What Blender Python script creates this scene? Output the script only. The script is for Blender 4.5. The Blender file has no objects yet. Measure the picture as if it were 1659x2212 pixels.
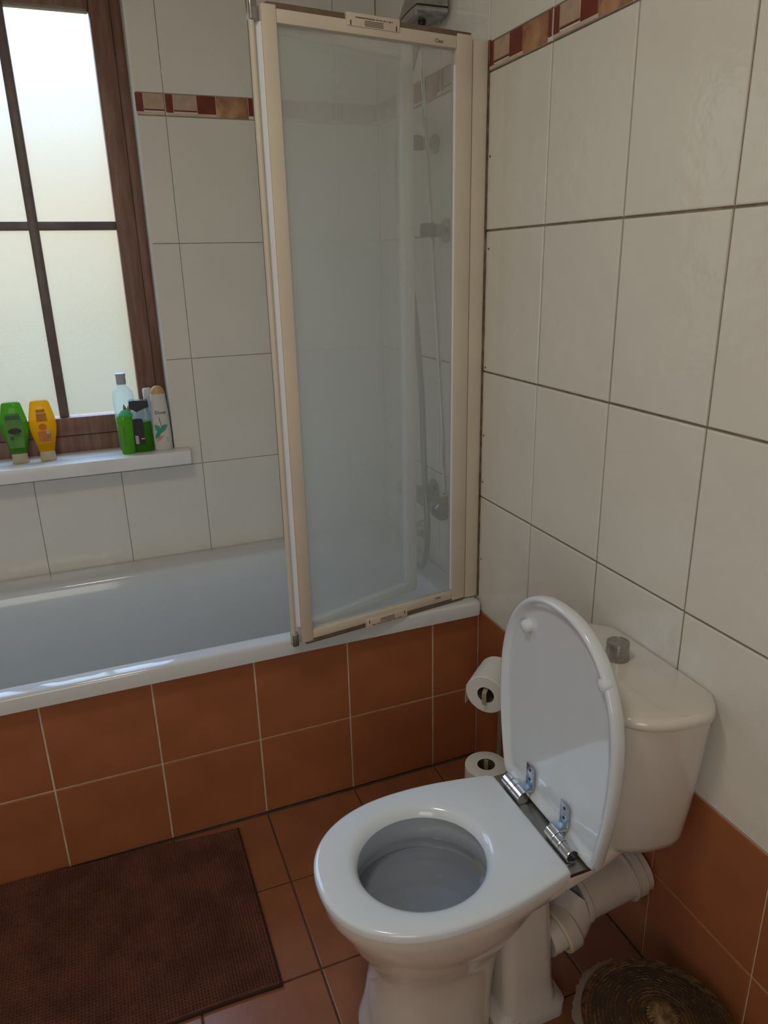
import bpy, bmesh, math, random
from mathutils import Vector, Matrix
random.seed(7)
PI = math.pi
SC = bpy.context.scene
COL = SC.collection

# ------------------------------------------------------------------ camera
cd = bpy.data.cameras.new('camera'); cam = bpy.data.objects.new('camera', cd); COL.objects.link(cam)
right = Vector((0.92966, -0.36777, -0.02179)); up = Vector((0.13829, 0.29352, 0.94590)); fwd = Vector((0.34147, 0.88238, -0.32373))
cm = Matrix((right, up, -fwd)).transposed().to_4x4(); cm.translation = Vector((-0.9130, -1.6352, 1.4142))
cam.matrix_world = cm
cd.sensor_width = 36.0; cd.lens = 1573.5 / 2212 * 36.0; cd.clip_start = 0.02
SC.camera = cam

# ------------------------------------------------------------------ daylight outside, exposure
W = bpy.data.worlds.new('daylight'); SC.world = W; W.use_nodes = True
wn, wl = W.node_tree.nodes, W.node_tree.links
for n in list(wn): wn.remove(n)
wo = wn.new('ShaderNodeOutputWorld'); bg = wn.new('ShaderNodeBackground'); tc = wn.new('ShaderNodeTexCoord')
sx = wn.new('ShaderNodeSeparateXYZ'); mr = wn.new('ShaderNodeMapRange'); cr = wn.new('ShaderNodeValToRGB')
mr.inputs['From Min'].default_value = -1; mr.inputs['From Max'].default_value = 1
wl.new(tc.outputs['Generated'], sx.inputs[0]); wl.new(sx.outputs['Z'], mr.inputs['Value']); wl.new(mr.outputs[0], cr.inputs[0])
wz = wn.new('ShaderNodeTexNoise'); wz.inputs['Scale'].default_value = 2.6; wz.inputs['Detail'].default_value = 1.5   # soft, out of focus garden colours
wr_ = wn.new('ShaderNodeValToRGB'); wr_.color_ramp.elements[0].color = (.94, 1.0, .95, 1); wr_.color_ramp.elements[1].color = (1.0, .93, .76, 1)
wr_.color_ramp.elements[0].position = .38; wr_.color_ramp.elements[1].position = .62
wm = wn.new('ShaderNodeMix'); wm.data_type = 'RGBA'; wm.blend_type = 'MULTIPLY'; wm.inputs[0].default_value = .9
wl.new(tc.outputs['Generated'], wz.inputs['Vector']); wl.new(wz.outputs['Fac'], wr_.inputs[0]); wl.new(cr.outputs[0], wm.inputs[6]); wl.new(wr_.outputs[0], wm.inputs[7])
wl.new(wm.outputs[2], bg.inputs['Color']); wl.new(bg.outputs[0], wo.inputs['Surface'])
# garden and ground below, hazy horizon, overcast sky brightening upwards; values / SKY_K
SKY_K = 15.0
stops = [(-1.0, (.26, .29, .22)), (-.22, (.42, .45, .35)), (-.06, (.62, .61, .46)), (.04, (.84, .80, .64)), (.11, (1.00, .99, .90)), (.19, (1.25, 1.36, 1.44)),
         (.30, (2.3, 3.0, 4.0)), (.5, (4.0, 5.8, 9.4)), (1.0, (4.5, 6.6, 11.2))]
e = cr.color_ramp.elements
for i, (z, c) in enumerate(stops):
    p = (z + 1) / 2
    el = e[i] if i < 2 else e.new(p)
    el.position = p; el.color = (c[0] / SKY_K, c[1] / SKY_K, c[2] / SKY_K, 1)
bg.inputs['Strength'].default_value = SKY_K * 0.9

WIN = (-1.870, -0.712, 0.875, 2.165)          # window opening: x0, x1, z0, z1
ld = bpy.data.lights.new('window_portal', 'AREA'); ld.shape = 'RECTANGLE'; ld.size = 1.16; ld.size_y = 1.29
ld.cycles.is_portal = True
lo = bpy.data.objects.new('window_portal', ld); COL.objects.link(lo)
lo.location = ((WIN[0] + WIN[1]) / 2, 0.86, (WIN[2] + WIN[3]) / 2); lo.rotation_euler = (-PI / 2, 0, 0)   # shines towards -y
# added fill lights behind and above the camera, brightening the back wall
ld = bpy.data.lights.new('rear_fill', 'AREA'); ld.shape = 'RECTANGLE'; ld.size = 0.80; ld.size_y = 1.20; ld.energy = 8.0; ld.color = (1.0, .96, .90)
dl = bpy.data.objects.new('rear_fill', ld); COL.objects.link(dl); dl.location = (-1.35, -2.385, 1.35); dl.rotation_euler = (PI / 2, 0, 0)
ld = bpy.data.lights.new('overhead_fill', 'AREA'); ld.shape = 'DISK'; ld.size = 0.34; ld.energy = 6.5; ld.color = (1.0, .91, .78)
cl = bpy.data.objects.new('overhead_fill', ld); COL.objects.link(cl); cl.location = (-1.05, -.95, 2.40)

SC.view_settings.view_transform = 'Standard'; SC.view_settings.look = 'None'
SC.view_settings.gamma = 1.0; SC.view_settings.use_curve_mapping = False
SC.view_settings.exposure = 0.0
SC.cycles.diffuse_bounces = 5; SC.cycles.max_bounces = 14; SC.cycles.transparent_max_bounces = 16
SC.cycles.sample_clamp_indirect = 6.0

# ------------------------------------------------------------------ materials
def mat(name, col, rough=.5, metal=0.0, noise=0.0, nscale=6.0, bump=0.0, bscale=20.0, coat=0.0, trans=0.0, ior=1.45, alpha=1.0, sss=0.0, col2=None, stretch=(1, 1, 1), spec=0.5):
    m = bpy.data.materials.new(name); m.use_nodes = True
    nt = m.node_tree; b = nt.nodes['Principled BSDF']
    b.inputs['Base Color'].default_value = (*col, 1); b.inputs['Roughness'].default_value = rough
    b.inputs['Metallic'].default_value = metal; b.inputs['Coat Weight'].default_value = coat; b.inputs['Coat Roughness'].default_value = .06
    b.inputs['Transmission Weight'].default_value = trans; b.inputs['IOR'].default_value = ior; b.inputs['Alpha'].default_value = alpha
    b.inputs['Specular IOR Level'].default_value = spec
    if sss: b.inputs['Subsurface Weight'].default_value = sss; b.inputs['Subsurface Radius'].default_value = (.02, .02, .02)
    t = nt.nodes.new('ShaderNodeTexCoord'); mp = nt.nodes.new('ShaderNodeMapping'); mp.inputs['Scale'].default_value = stretch
    nt.links.new(t.outputs['Object'], mp.inputs['Vector'])
    if noise or col2:
        nz = nt.nodes.new('ShaderNodeTexNoise'); nz.inputs['Scale'].default_value = nscale; nz.inputs['Detail'].default_value = 4
        r = nt.nodes.new('ShaderNodeValToRGB')
        c2 = col2 or tuple(max(0, c * (1 - noise)) for c in col)
        c1 = col if col2 else tuple(min(1, c * (1 + noise)) for c in col)
        r.color_ramp.elements[0].color = (*c2, 1); r.color_ramp.elements[1].color = (*c1, 1)
        r.color_ramp.elements[0].position = .35; r.color_ramp.elements[1].position = .65
        nt.links.new(mp.outputs[0], nz.inputs['Vector']); nt.links.new(nz.outputs['Fac'], r.inputs[0]); nt.links.new(r.outputs[0], b.inputs['Base Color'])
    if bump:
        nb = nt.nodes.new('ShaderNodeTexNoise'); nb.inputs['Scale'].default_value = bscale; nb.inputs['Detail'].default_value = 3
        bp = nt.nodes.new('ShaderNodeBump'); bp.inputs['Strength'].default_value = 1.0; bp.inputs['Distance'].default_value = bump
        nt.links.new(mp.outputs[0], nb.inputs['Vector']); nt.links.new(nb.outputs['Fac'], bp.inputs['Height']); nt.links.new(bp.outputs[0], b.inputs['Normal'])
    return m

M = {}
M['tile'] = mat('white_glazed_tile', (.72, .70, .64), .12, noise=.02, nscale=4, bump=.0021, bscale=20, stretch=(1, 1, .45))
M['terra'] = mat('terracotta_glazed_tile', (.34, .118, .048), .34, noise=.08, nscale=7, bump=.0003, bscale=60)
M['floor'] = mat('terracotta_floor_tile', (.26, .098, .046), .28, noise=.12, nscale=9, bump=.0004, bscale=50)
M['grout_w'] = mat('grey_grout', (.25, .20, .15), .9, noise=.2, nscale=30)
M['grout_b'] = mat('light_grey_grout', (.40, .36, .30), .9, noise=.15, nscale=30)
M['grout_l'] = mat('pale_grout', (.62, .50, .36), .9, noise=.12, nscale=30)
M['grout_d'] = mat('dark_floor_grout', (.085, .050, .032), .9, noise=.2, nscale=30)
M['plaster'] = mat('ivory_plaster', (.70, .67, .60), .85, noise=.02, nscale=5)
M['reveal'] = mat('white_reveal', (.74, .74, .70), .4, noise=.02)
M['band_brown'] = mat('red_brown_inlay', (.17, .028, .014), .3, noise=.15, nscale=30)
M['band_beige'] = mat('beige_inlay', (.46, .33, .24), .3, noise=.10, nscale=40)
M['band_stone'] = mat('amber_stone_inlay', (.50, .27, .14), .28, col2=(.26, .12, .07), nscale=22, bump=.003, bscale=45)
M['band_light'] = mat('pale_ledge_inlay', (.55, .44, .34), .35, noise=.1, nscale=30)
M['tub'] = mat('white_bath_enamel', (.60, .63, .64), .10, noise=.01, bump=.0003, bscale=8, coat=.4)
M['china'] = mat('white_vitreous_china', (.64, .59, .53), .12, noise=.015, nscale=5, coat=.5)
M['basin'] = mat('shaded_white_china', (.40, .43, .47), .12, noise=.03, nscale=8, coat=.4)  # bowl china with its shade and bluish sky light put into the colour
M['seat'] = mat('white_lacquered_seat', (.66, .71, .75), .14, noise=.01, coat=.4)
M['chrome'] = mat('chrome', (.78, .79, .82), .09, metal=1, noise=.03, nscale=30)
M['leafsteel'] = mat('brushed_steel_leaf', (.50, .56, .60), .32, metal=1, noise=.06, nscale=40)
M['satin'] = mat('satin_steel_plate', (.34, .32, .30), .30, metal=1, noise=.08, nscale=20)
M['greychrome'] = mat('dull_grey_chrome', (.36, .35, .33), .28, metal=.8, noise=.15, nscale=50)
M['frame'] = mat('ivory_coated_aluminium', (.62, .55, .44), .38, noise=.03, nscale=9)
M['frame_bright'] = mat('brightened_ivory_aluminium', (.84, .82, .74), .38, noise=.03, nscale=9)  # same ivory frame, brightened in the colour so the rear leaf shows
M['dark_strip'] = mat('dark_brown_grey', (.15, .105, .07), .6, noise=.1, nscale=40)
M['seal'] = mat('clear_white_seal', (.80, .82, .86), .25, sss=.2)
M['hose'] = mat('dull_metal_hose', (.16, .17, .17), .35, metal=.6, noise=.15, nscale=60)
M['darkchrome'] = mat('dark_worn_chrome', (.20, .21, .21), .22, metal=.85, noise=.15, nscale=50)
M['black'] = mat('black_plastic', (.012, .012, .014), .35, noise=.1)
M['ink'] = mat('dark_ink', (.045, .03, .028), .6, noise=.1)
M['sticker'] = mat('cream_sticker', (.60, .52, .42), .5, noise=.02)
M['wood'] = mat('dark_mahogany_wood', (.24, .125, .085), .40, col2=(.15, .075, .05), nscale=7, bump=.0005, bscale=40, stretch=(9, 9, 1))
M['bar'] = mat('brown_glazing_bar', (.14, .11, .10), .4, noise=.15, nscale=20)
M['sill'] = mat('white_painted_sill', (.78, .79, .77), .24, noise=.03, nscale=12, bump=.0004, bscale=20)
M['pipe'] = mat('white_plastic_pipe', (.52, .45, .39), .35, noise=.04, nscale=20)
M['cream_rubber'] = mat('cream_rubber_rim', (.62, .55, .34), .5, noise=.05)
M['paper'] = mat('white_toilet_paper', (.72, .72, .69), .95, noise=.02, bump=.0006, bscale=160)
M['card'] = mat('brown_card_core', (.09, .07, .045), .9, noise=.1)
M['strip'] = mat('cream_enamelled_strip', (.34, .30, .17), .4, noise=.06, nscale=30)
M['rug'] = mat('brown_chenille', (.128, .045, .028), 1.0, noise=.22, nscale=14)
M['rugbase'] = mat('dark_brown_rug_backing', (.040, .016, .010), 1.0, noise=.2, nscale=30)
M['wicker'] = mat('woven_seagrass', (.13, .060, .018), .75, col2=(.035, .017, .006), nscale=60, bump=.002, bscale=120)
M['wickerd'] = mat('dark_basket_core', (.035, .018, .008), .9, noise=.3, nscale=40)
M['wknob'] = mat('pale_seagrass_knob', (.20, .12, .05), .75, col2=(.06, .035, .012), nscale=90)
M['ceiling'] = mat('white_ceiling_paint', (.70, .67, .60), .9, noise=.01)
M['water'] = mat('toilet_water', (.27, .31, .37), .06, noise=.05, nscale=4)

def glass_mat(name, tint, clear, milk, rough, white=(.9, .9, .88)):
    """thin frosted sheet: part of the light passes straight, part is scattered, part refracts through a rough face"""
    m = bpy.data.materials.new(name); m.use_nodes = True; nt = m.node_tree
    for n in list(nt.nodes): nt.nodes.remove(n)
    o = nt.nodes.new('ShaderNodeOutputMaterial'); t = nt.nodes.new('ShaderNodeBsdfTransparent'); t.inputs[0].default_value = (*tint, 1)
    tl = nt.nodes.new('ShaderNodeBsdfTranslucent'); df = nt.nodes.new('ShaderNodeBsdfDiffuse')
    gl = nt.nodes.new('ShaderNodeBsdfGlossy'); gl.inputs['Roughness'].default_value = .18
    rf = nt.nodes.new('ShaderNodeBsdfRefraction'); rf.inputs['Roughness'].default_value = rough; rf.inputs['IOR'].default_value = 1.35
    rf.inputs['Color'].default_value = (*tint, 1)
    c = nt.nodes.new('ShaderNodeTexCoord'); nz = nt.nodes.new('ShaderNodeTexNoise'); nz.inputs['Scale'].default_value = 5; nz.inputs['Detail'].default_value = 3
    r = nt.nodes.new('ShaderNodeValToRGB'); r.color_ramp.elements[0].color = (*[w * .93 for w in white], 1); r.color_ramp.elements[1].color = (*white, 1)
    L = nt.links
    L.new(c.outputs['Object'], nz.inputs['Vector']); L.new(nz.outputs['Fac'], r.inputs[0]); L.new(r.outputs[0], tl.inputs[0]); L.new(r.outputs[0], df.inputs[0])
    n2 = nt.nodes.new('ShaderNodeTexNoise'); n2.inputs['Scale'].default_value = 260; bm_ = nt.nodes.new('ShaderNodeBump'); bm_.inputs['Distance'].default_value = .0006
    L.new(c.outputs['Object'], n2.inputs['Vector']); L.new(n2.outputs['Fac'], bm_.inputs['Height']); L.new(bm_.outputs[0], gl.inputs['Normal']); L.new(bm_.outputs[0], rf.inputs['Normal'])
    a = nt.nodes.new('ShaderNodeMixShader'); a.inputs[0].default_value = .5; L.new(tl.outputs[0], a.inputs[1]); L.new(df.outputs[0], a.inputs[2])
    b = nt.nodes.new('ShaderNodeMixShader'); b.inputs[0].default_value = milk / max(1e-6, 1 - clear); L.new(rf.outputs[0], b.inputs[1]); L.new(a.outputs[0], b.inputs[2])
    d = nt.nodes.new('ShaderNodeMixShader'); d.inputs[0].default_value = 1 - clear; L.new(t.outputs[0], d.inputs[1]); L.new(b.outputs[0], d.inputs[2])
    f = nt.nodes.new('ShaderNodeMixShader'); f.inputs[0].default_value = .05; L.new(d.outputs[0], f.inputs[1]); L.new(gl.outputs[0], f.inputs[2])
    L.new(f.outputs[0], o.inputs[0]); return m
M['pane'] = glass_mat('frosted_window_glass', (.98, .98, .98), .80, .20, .2)
M['screen'] = glass_mat('frosted_screen_glass', (.93, .95, .95), .69, .21, .10, (.92, .93, .90))
def clear_plastic(name, col, clear, rough=.08):
    m = bpy.data.materials.new(name); m.use_nodes = True; nt = m.node_tree
    b = nt.nodes['Principled BSDF']; b.inputs['Base Color'].default_value = (*col, 1); b.inputs['Roughness'].default_value = rough
    o = nt.nodes['Material Output']; t = nt.nodes.new('ShaderNodeBsdfTransparent'); t.inputs[0].default_value = (*[min(1, c ** .35) for c in col], 1)
    tl = nt.nodes.new('ShaderNodeBsdfTranslucent'); tl.inputs[0].default_value = (*col, 1)
    nz = nt.nodes.new('ShaderNodeTexNoise'); nz.inputs['Scale'].default_value = 12; r = nt.nodes.new('ShaderNodeValToRGB')
    r.color_ramp.elements[0].color = (*[c * .85 for c in col], 1); r.color_ramp.elements[1].color = (*col, 1)
    nt.links.new(nz.outputs['Fac'], r.inputs[0]); nt.links.new(r.outputs[0], b.inputs['Base Color'])
    x = nt.nodes.new('ShaderNodeMixShader'); x.inputs[0].default_value = .66; nt.links.new(b.outputs[0], x.inputs[1]); nt.links.new(tl.outputs[0], x.inputs[2])
    y = nt.nodes.new('ShaderNodeMixShader'); y.inputs[0].default_value = clear; nt.links.new(x.outputs[0], y.inputs[1]); nt.links.new(t.outputs[0], y.inputs[2])
    nt.links.new(y.outputs[0], o.inputs[0]); return m
M['seal_t'] = clear_plastic('translucent_white_seal', (.86, .90, .97), .12)
M['p_green'] = clear_plastic('translucent_green_plastic', (.12, .36, .03), .34)
M['p_yellow'] = clear_plastic('translucent_amber_plastic', (.80, .43, .012), .34)
M['p_lime'] = clear_plastic('lime_green_plastic', (.22, .60, .05), .08)
M['p_teal'] = clear_plastic('pale_teal_plastic', (.20, .62, .34), .25)
M['p_clear'] = clear_plastic('clear_plastic', (.72, .80, .74), .62)
M['p_liquid'] = clear_plastic('green_gel', (.11, .40, .02), .15)
M['cap_beige'] = mat('frosted_beige_cap', (.46, .40, .27), .4, noise=.05)
M['cap_grey'] = mat('grey_cap', (.42, .42, .46), .4, noise=.05)
M['cap_dark'] = mat('dark_slate_cap', (.030, .034, .042), .35, noise=.05)
M['cap_amber'] = mat('amber_gold_cap', (.56, .36, .12), .35, noise=.08)
M['white_pl'] = mat('white_plastic', (.60, .58, .54), .35, noise=.02)
M['l_dgreen'] = mat('dark_green_print', (.035, .13, .05), .5, noise=.15, nscale=40)
M['l_mgreen'] = mat('mid_green_print', (.10, .25, .05), .5, noise=.15, nscale=40)
M['l_orange'] = mat('orange_print', (.52, .19, .03), .5, noise=.15, nscale=40)
M['l_orange2'] = mat('deep_orange_print', (.62, .14, .01), .5, noise=.1)
M['l_black'] = mat('black_printed_label', (.022, .026, .024), .4, noise=.3, nscale=60)
M['l_teal'] = mat('teal_print', (.04, .30, .22), .5, noise=.2, nscale=60)
M['l_white'] = mat('white_print', (.62, .64, .60), .5, noise=.02)
M['l_peach'] = mat('peach_flower_print', (.56, .28, .16), .5, noise=.2, nscale=40)
M['navy'] = mat('navy_print', (.02, .03, .12), .5, noise=.1)
M['blue_edge'] = mat('blue_white_plastic', (.50, .58, .72), .3, noise=.1)
M['liner'] = clear_plastic('white_plastic_liner', (.50, .44, .36), .25, .3)
M['mould'] = mat('silicone_bead', (.20, .13, .07), .6, col2=(.05, .03, .02), nscale=35)

# ------------------------------------------------------------------ mesh helpers
def shade(me, ang=35):
    me.polygons.foreach_set('use_smooth', [True] * len(me.polygons))
    try: me.set_sharp_from_angle(angle=math.radians(ang))
    except Exception: pass
def obj(name, bm, m, parent=None, smooth=True, loc=None, ang=35, mats=None):
    me = bpy.data.meshes.new(name); bmesh.ops.recalc_face_normals(bm, faces=bm.faces[:]); bm.to_mesh(me); bm.free()
    for x in (mats or [m]): me.materials.append(x)
    if smooth: shade(me, ang)
    o = bpy.data.objects.new(name, me); COL.objects.link(o)
    if parent: o.parent = parent
    if loc: o.location = loc
    return o
def thing(name, label, cat, loc=(0, 0, 0), group=None, rot=(0, 0, 0)):
    o = bpy.data.objects.new(name, None); o.empty_display_size = .05; COL.objects.link(o); o.location = loc; o.rotation_euler = rot
    o['label'] = label; o['category'] = cat
    if group: o['group'] = group
    return o
def tag(o, label, cat, group=None):
    o['label'] = label; o['category'] = cat
    if group: o['group'] = group
    return o
def struct(o): o['kind'] = 'structure'; return o
def box(bm, x0, x1, y0, y1, z0, z1, bev=0.0, seg=2, mi=0):
    vs = [bm.verts.new((x, y, z)) for z in (z0, z1) for y in (y0, y1) for x in (x0, x1)]
    fs = [(0, 2, 3, 1), (4, 5, 7, 6), (0, 1, 5, 4), (2, 6, 7, 3), (0, 4, 6, 2), (1, 3, 7, 5)]
    F = [bm.faces.new([vs[i] for i in f]) for f in fs]
    for f in F: f.material_index = mi
    if bev:
        es = list({e for f in F for e in f.edges})
        r = bmesh.ops.bevel(bm, geom=es, offset=bev, segments=seg, affect='EDGES', profile=.5)
        for f in r['faces']: f.material_index = mi
    return bm
def B(*a, **k): return box(bmesh.new(), *a, **k)
def loft(bm, rings, cap0=True, cap1=True, closed=False, mi=0):
    R = [[bm.verts.new(p) for p in r] for r in rings]; n = len(R[0])
    pairs = list(zip(R[:-1], R[1:])) + ([(R[-1], R[0])] if closed else [])
    for a, b in pairs:
        for i in range(n):
            f = bm.faces.new((a[i], a[(i + 1) % n], b[(i + 1) % n], b[i])); f.material_index = mi
    if cap0 and not closed: bm.faces.new(R[0][::-1]).material_index = mi
    if cap1 and not closed: bm.faces.new(R[-1]).material_index = mi
    return bm
def frame_of(d):
    d = d.normalized(); a = Vector((0, 0, 1)) if abs(d.z) < .9 else Vector((1, 0, 0))
    u = d.cross(a).normalized(); return u, d.cross(u).normalized()
def tube(bm, pts, r, n=16, cap=True, mi=0):
    pts = [Vector(p) for p in pts]; rs = r if isinstance(r, (list, tuple)) else [r] * len(pts)
    rings = []; u = None
    for i, p in enumerate(pts):
        d = (pts[min(i + 1, len(pts) - 1)] - pts[max(i - 1, 0)])
        if u is None: u, v = frame_of(d)
        else:
            d.normalize(); u = (u - d * u.dot(d)).normalized(); v = d.cross(u)
        rings.append([p + u * rs[i] * math.cos(2 * PI * k / n) + v * rs[i] * math.sin(2 * PI * k / n) for k in range(n)])
    return loft(bm, rings, cap, cap, mi=mi)
def lathe(bm, prof, c, axis=(0, 0, 1), n=32, cap0=True, cap1=True, mi=0):
    """prof: list of (radius, distance along axis)"""
    c = Vector(c); d = Vector(axis).normalized(); u, v = frame_of(d)
    return loft(bm, [[c + d * h + u * r * math.cos(2 * PI * k / n) + v * r * math.sin(2 * PI * k / n) for k in range(n)] for r, h in prof], cap0, cap1, mi=mi)
def catmull(pts, sub=6):
    P = [Vector(p) for p in pts]; out = []
    for i in range(len(P) - 1):
        a, b, c, d = P[max(i - 1, 0)], P[i], P[i + 1], P[min(i + 2, len(P) - 1)]
        for k in range(sub):
            t = k / sub
            out.append(.5 * ((2 * b) + (c - a) * t + (2 * a - 5 * b + 4 * c - d) * t * t + (3 * b - a - 3 * c + d) * t ** 3))
    out.append(P[-1]); return out
def rrect(cx, cy, hx, hy, r, z, n=8):
    r = min(r, hx - 1e-4, hy - 1e-4); out = []
    for k, (sx_, sy_) in enumerate(((1, 1), (-1, 1), (-1, -1), (1, -1))):
        for i in range(n + 1):
            a = PI / 2 * (k + i / n)
            out.append((cx + sx_ * (hx - r) + r * math.cos(a), cy + sy_ * (hy - r) + r * math.sin(a), z))
    return out
def poly_plate(bm, pts, M4, th, mi=0):
    """flat shape pts (2D) raised to thickness th, placed by matrix M4 (local xy plane, +z out)"""
    a = [M4 @ Vector((x, y, 0)) for x, y in pts]; b = [M4 @ Vector((x, y, th)) for x, y in pts]
    return loft(bm, [a, b], True, True, mi=mi)
def text_obj(s, size, M4, m, parent, name='lettering', align='CENTER', ext=.0002):
    cu = bpy.data.curves.new('tmp_text', 'FONT'); cu.body = s; cu.size = size; cu.extrude = ext; cu.align_x = align; cu.align_y = 'CENTER'
    t = bpy.data.objects.new('tmp_text', cu); COL.objects.link(t)
    dg = bpy.context.evaluated_depsgraph_get(); me = bpy.data.meshes.new_from_object(t.evaluated_get(dg)); me.transform(M4)
    bpy.data.objects.remove(t); bpy.data.curves.remove(cu)
    me.name = name; me.materials.clear(); me.materials.append(m)
    o = bpy.data.objects.new(name, me); COL.objects.link(o); o.parent = parent; return o

# ------------------------------------------------------------------ tiles
TILES = {}
def tile_mesh(w, h, th, ch, key):
    k = (round(w, 4), round(h, 4), key)
    if k in TILES: return TILES[k]
    bm = bmesh.new(); W2, H2 = w / 2, h / 2
    R = lambda i, z: [(-W2 + i, -H2 + i, z), (W2 - i, -H2 + i, z), (W2 - i, H2 - i, z), (-W2 + i, H2 - i, z)]
    loft(bm, [R(0, -th), R(0, -ch), R(ch * .4, -ch * .25), R(ch * 1.4, 0)], False, True)
    me = bpy.data.meshes.new('tile'); bmesh.ops.recalc_face_normals(bm, faces=bm.faces[:]); bm.to_mesh(me); bm.free()
    me.materials.append(M[key]); TILES[k] = me; return me
ORI = {'-x': Matrix(((0, 0, -1), (-1, 0, 0), (0, 1, 0))), '-y': Matrix(((1, 0, 0), (0, 0, -1), (0, 1, 0))), '+z': Matrix.Identity(3)}
def put_tile(parent, ori, u0, u1, v0, v1, face, key, gap=.003, th=.008, ch=.0012, tilt=.0022):
    w, h = u1 - u0 - gap, v1 - v0 - gap
    if w < .006 or h < .006: return
    o = bpy.data.objects.new('tile', tile_mesh(w, h, th, ch, key)); COL.objects.link(o)
    u, v = (u0 + u1) / 2, (v0 + v1) / 2
    loc = {'-x': (face, u, v), '-y': (u, face, v), '+z': (u, v, face)}[ori]
    t = Matrix.Rotation(random.gauss(0, tilt), 3, 'X') @ Matrix.Rotation(random.gauss(0, tilt), 3, 'Y')
    m4 = (ORI[ori] @ t).to_4x4(); m4.translation = loc; o.parent = parent; o.matrix_world = m4
    return o
def cuts(a, b, origin, step):
    xs = [a]; k = math.ceil((a - origin) / step + 1e-6)
    while origin + k * step < b - 1e-6: xs.append(origin + k * step); k += 1
    return xs + [b]
def subtract(r, h):
    u0, u1, v0, v1 = r; a0, a1, b0, b1 = h
    if a0 >= u1 or a1 <= u0 or b0 >= v1 or b1 <= v0: return [r]
    out = []
    if a0 > u0: out.append((u0, a0, v0, v1))
    if a1 < u1: out.append((a1, u1, v0, v1))
    m0, m1 = max(u0, a0), min(u1, a1)
    if b0 > v0: out.append((m0, m1, v0, b0))
    if b1 < v1: out.append((m0, m1, b1, v1))
    return out

ZB0, ZB1 = 1.8137, 1.8700           # inlaid border band
ROWS = [.4825, .8153, 1.1481, 1.4809, ZB0]
XL, YF, YB, ZC = -2.20, -2.40, 0.703, 2.45
TH = .010
# backing shells
wr = struct(obj('wall_right', B(.004, .12, YF - .12, YB + .12, -.10, ZC), M['grout_w'], smooth=False))
bm = bmesh.new(); yb0, yb1 = YB + .004, YB + .16
box(bm, XL, WIN[0], yb0, yb1, -.1, ZC); box(bm, WIN[1], .004, yb0, yb1, -.1, ZC)
box(bm, WIN[0], WIN[1], yb0, yb1, -.1, WIN[2] - .045); box(bm, WIN[0], WIN[1], yb0, yb1, WIN[3], ZC)
wb = struct(obj('wall_back', bm, M['grout_b'], smooth=False))
wlft = struct(obj('wall_left', B(XL - .12, XL, YF - .12, YB + .16, -.1, ZC), M['plaster'], smooth=False))
wf = struct(obj('wall_front', B(XL, .004, YF - .12, YF, -.1, ZC), M['plaster'], smooth=False))
ce = struct(obj('ceiling', B(XL - .12, .12, YF - .12, YB + .16, ZC, ZC + .1), M['ceiling'], smooth=False))
fl = struct(obj('floor', B(XL, .004, YF, YB, -.10, -.003), M['grout_d'], smooth=False))

def border_piece(parent, ori, u0, u1, face, flip):
    """one border tile: narrow brown bar, beige field over a pale ledge, broad brown bar, amber stone, narrow brown bar"""
    w = u1 - u0 - .003; h = ZB1 - ZB0 - .003
    base = bpy.data.objects.new('border_tile', tile_mesh(w, h, .008, .001, 'tile')); COL.objects.link(base)
    v = (ZB0 + ZB1) / 2; u = (u0 + u1) / 2
    m4 = ORI[ori].to_4x4(); m4.translation = {'-x': (face, u, v), '-y': (u, face, v)}[ori]; base.parent = parent; base.matrix_world = m4
    full = .247
    def piece(name, a, b, c, d, th, key, bump=False):
        # a..b along the tile measured from its left as seen (0..full), c..d height
        if flip: pass
        a_, b_ = a - full / 2 + off, b - full / 2 + off
        a_, b_ = max(a_, -w / 2), min(b_, w / 2)
        if b_ - a_ < .003: return
        bm_ = bmesh.new()
        if bump:
            nx, nz_ = 10, 5; g = [[None] * (nz_ + 1) for _ in range(nx + 1)]
            for i in range(nx + 1):
                for j in range(nz_ + 1):
                    e_ = 0 if i in (0, nx) or j in (0, nz_) else 1
                    g[i][j] = bm_.verts.new((a_ + (b_ - a_) * i / nx + e_ * random.uniform(-.002, .002), c + (d - c) * j / nz_, .0004 + e_ * random.uniform(.0008, .0042)))
            for i in range(nx):
                for j in range(nz_): bm_.faces.new((g[i][j], g[i + 1][j], g[i + 1][j + 1], g[i][j + 1]))
        else: box(bm_, a_, b_, c, d, -.001, th, bev=min(th * .6, .0008), seg=1)
        obj(name, bm_, M[key], base, smooth=bump, ang=60)
    off = (full - w) / 2 if flip == 'end' else -(full - w) / 2 if flip == 'start' else 0
    hh = h / 2
    piece('brown_bar', 0.001, .021, -hh + .008, hh, .0014, 'band_brown')
    piece('beige_field', .022, .086, -hh + .015, hh, .0018, 'band_beige')
    piece('brown_line', .022, .086, -hh + .011, -hh + .0145, .0012, 'band_brown')
    piece('pale_ledge', .004, .140, -hh, -hh + .0075, .0022, 'band_light')
    piece('brown_field', .087, .139, -hh + .008, hh, .0014, 'band_brown')
    piece('stone_inlay', .140, .232, -hh, hh, .003, 'band_stone', True)
    piece('brown_bar', .233, .246, -hh + .008, hh, .0014, 'band_brown')

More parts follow.
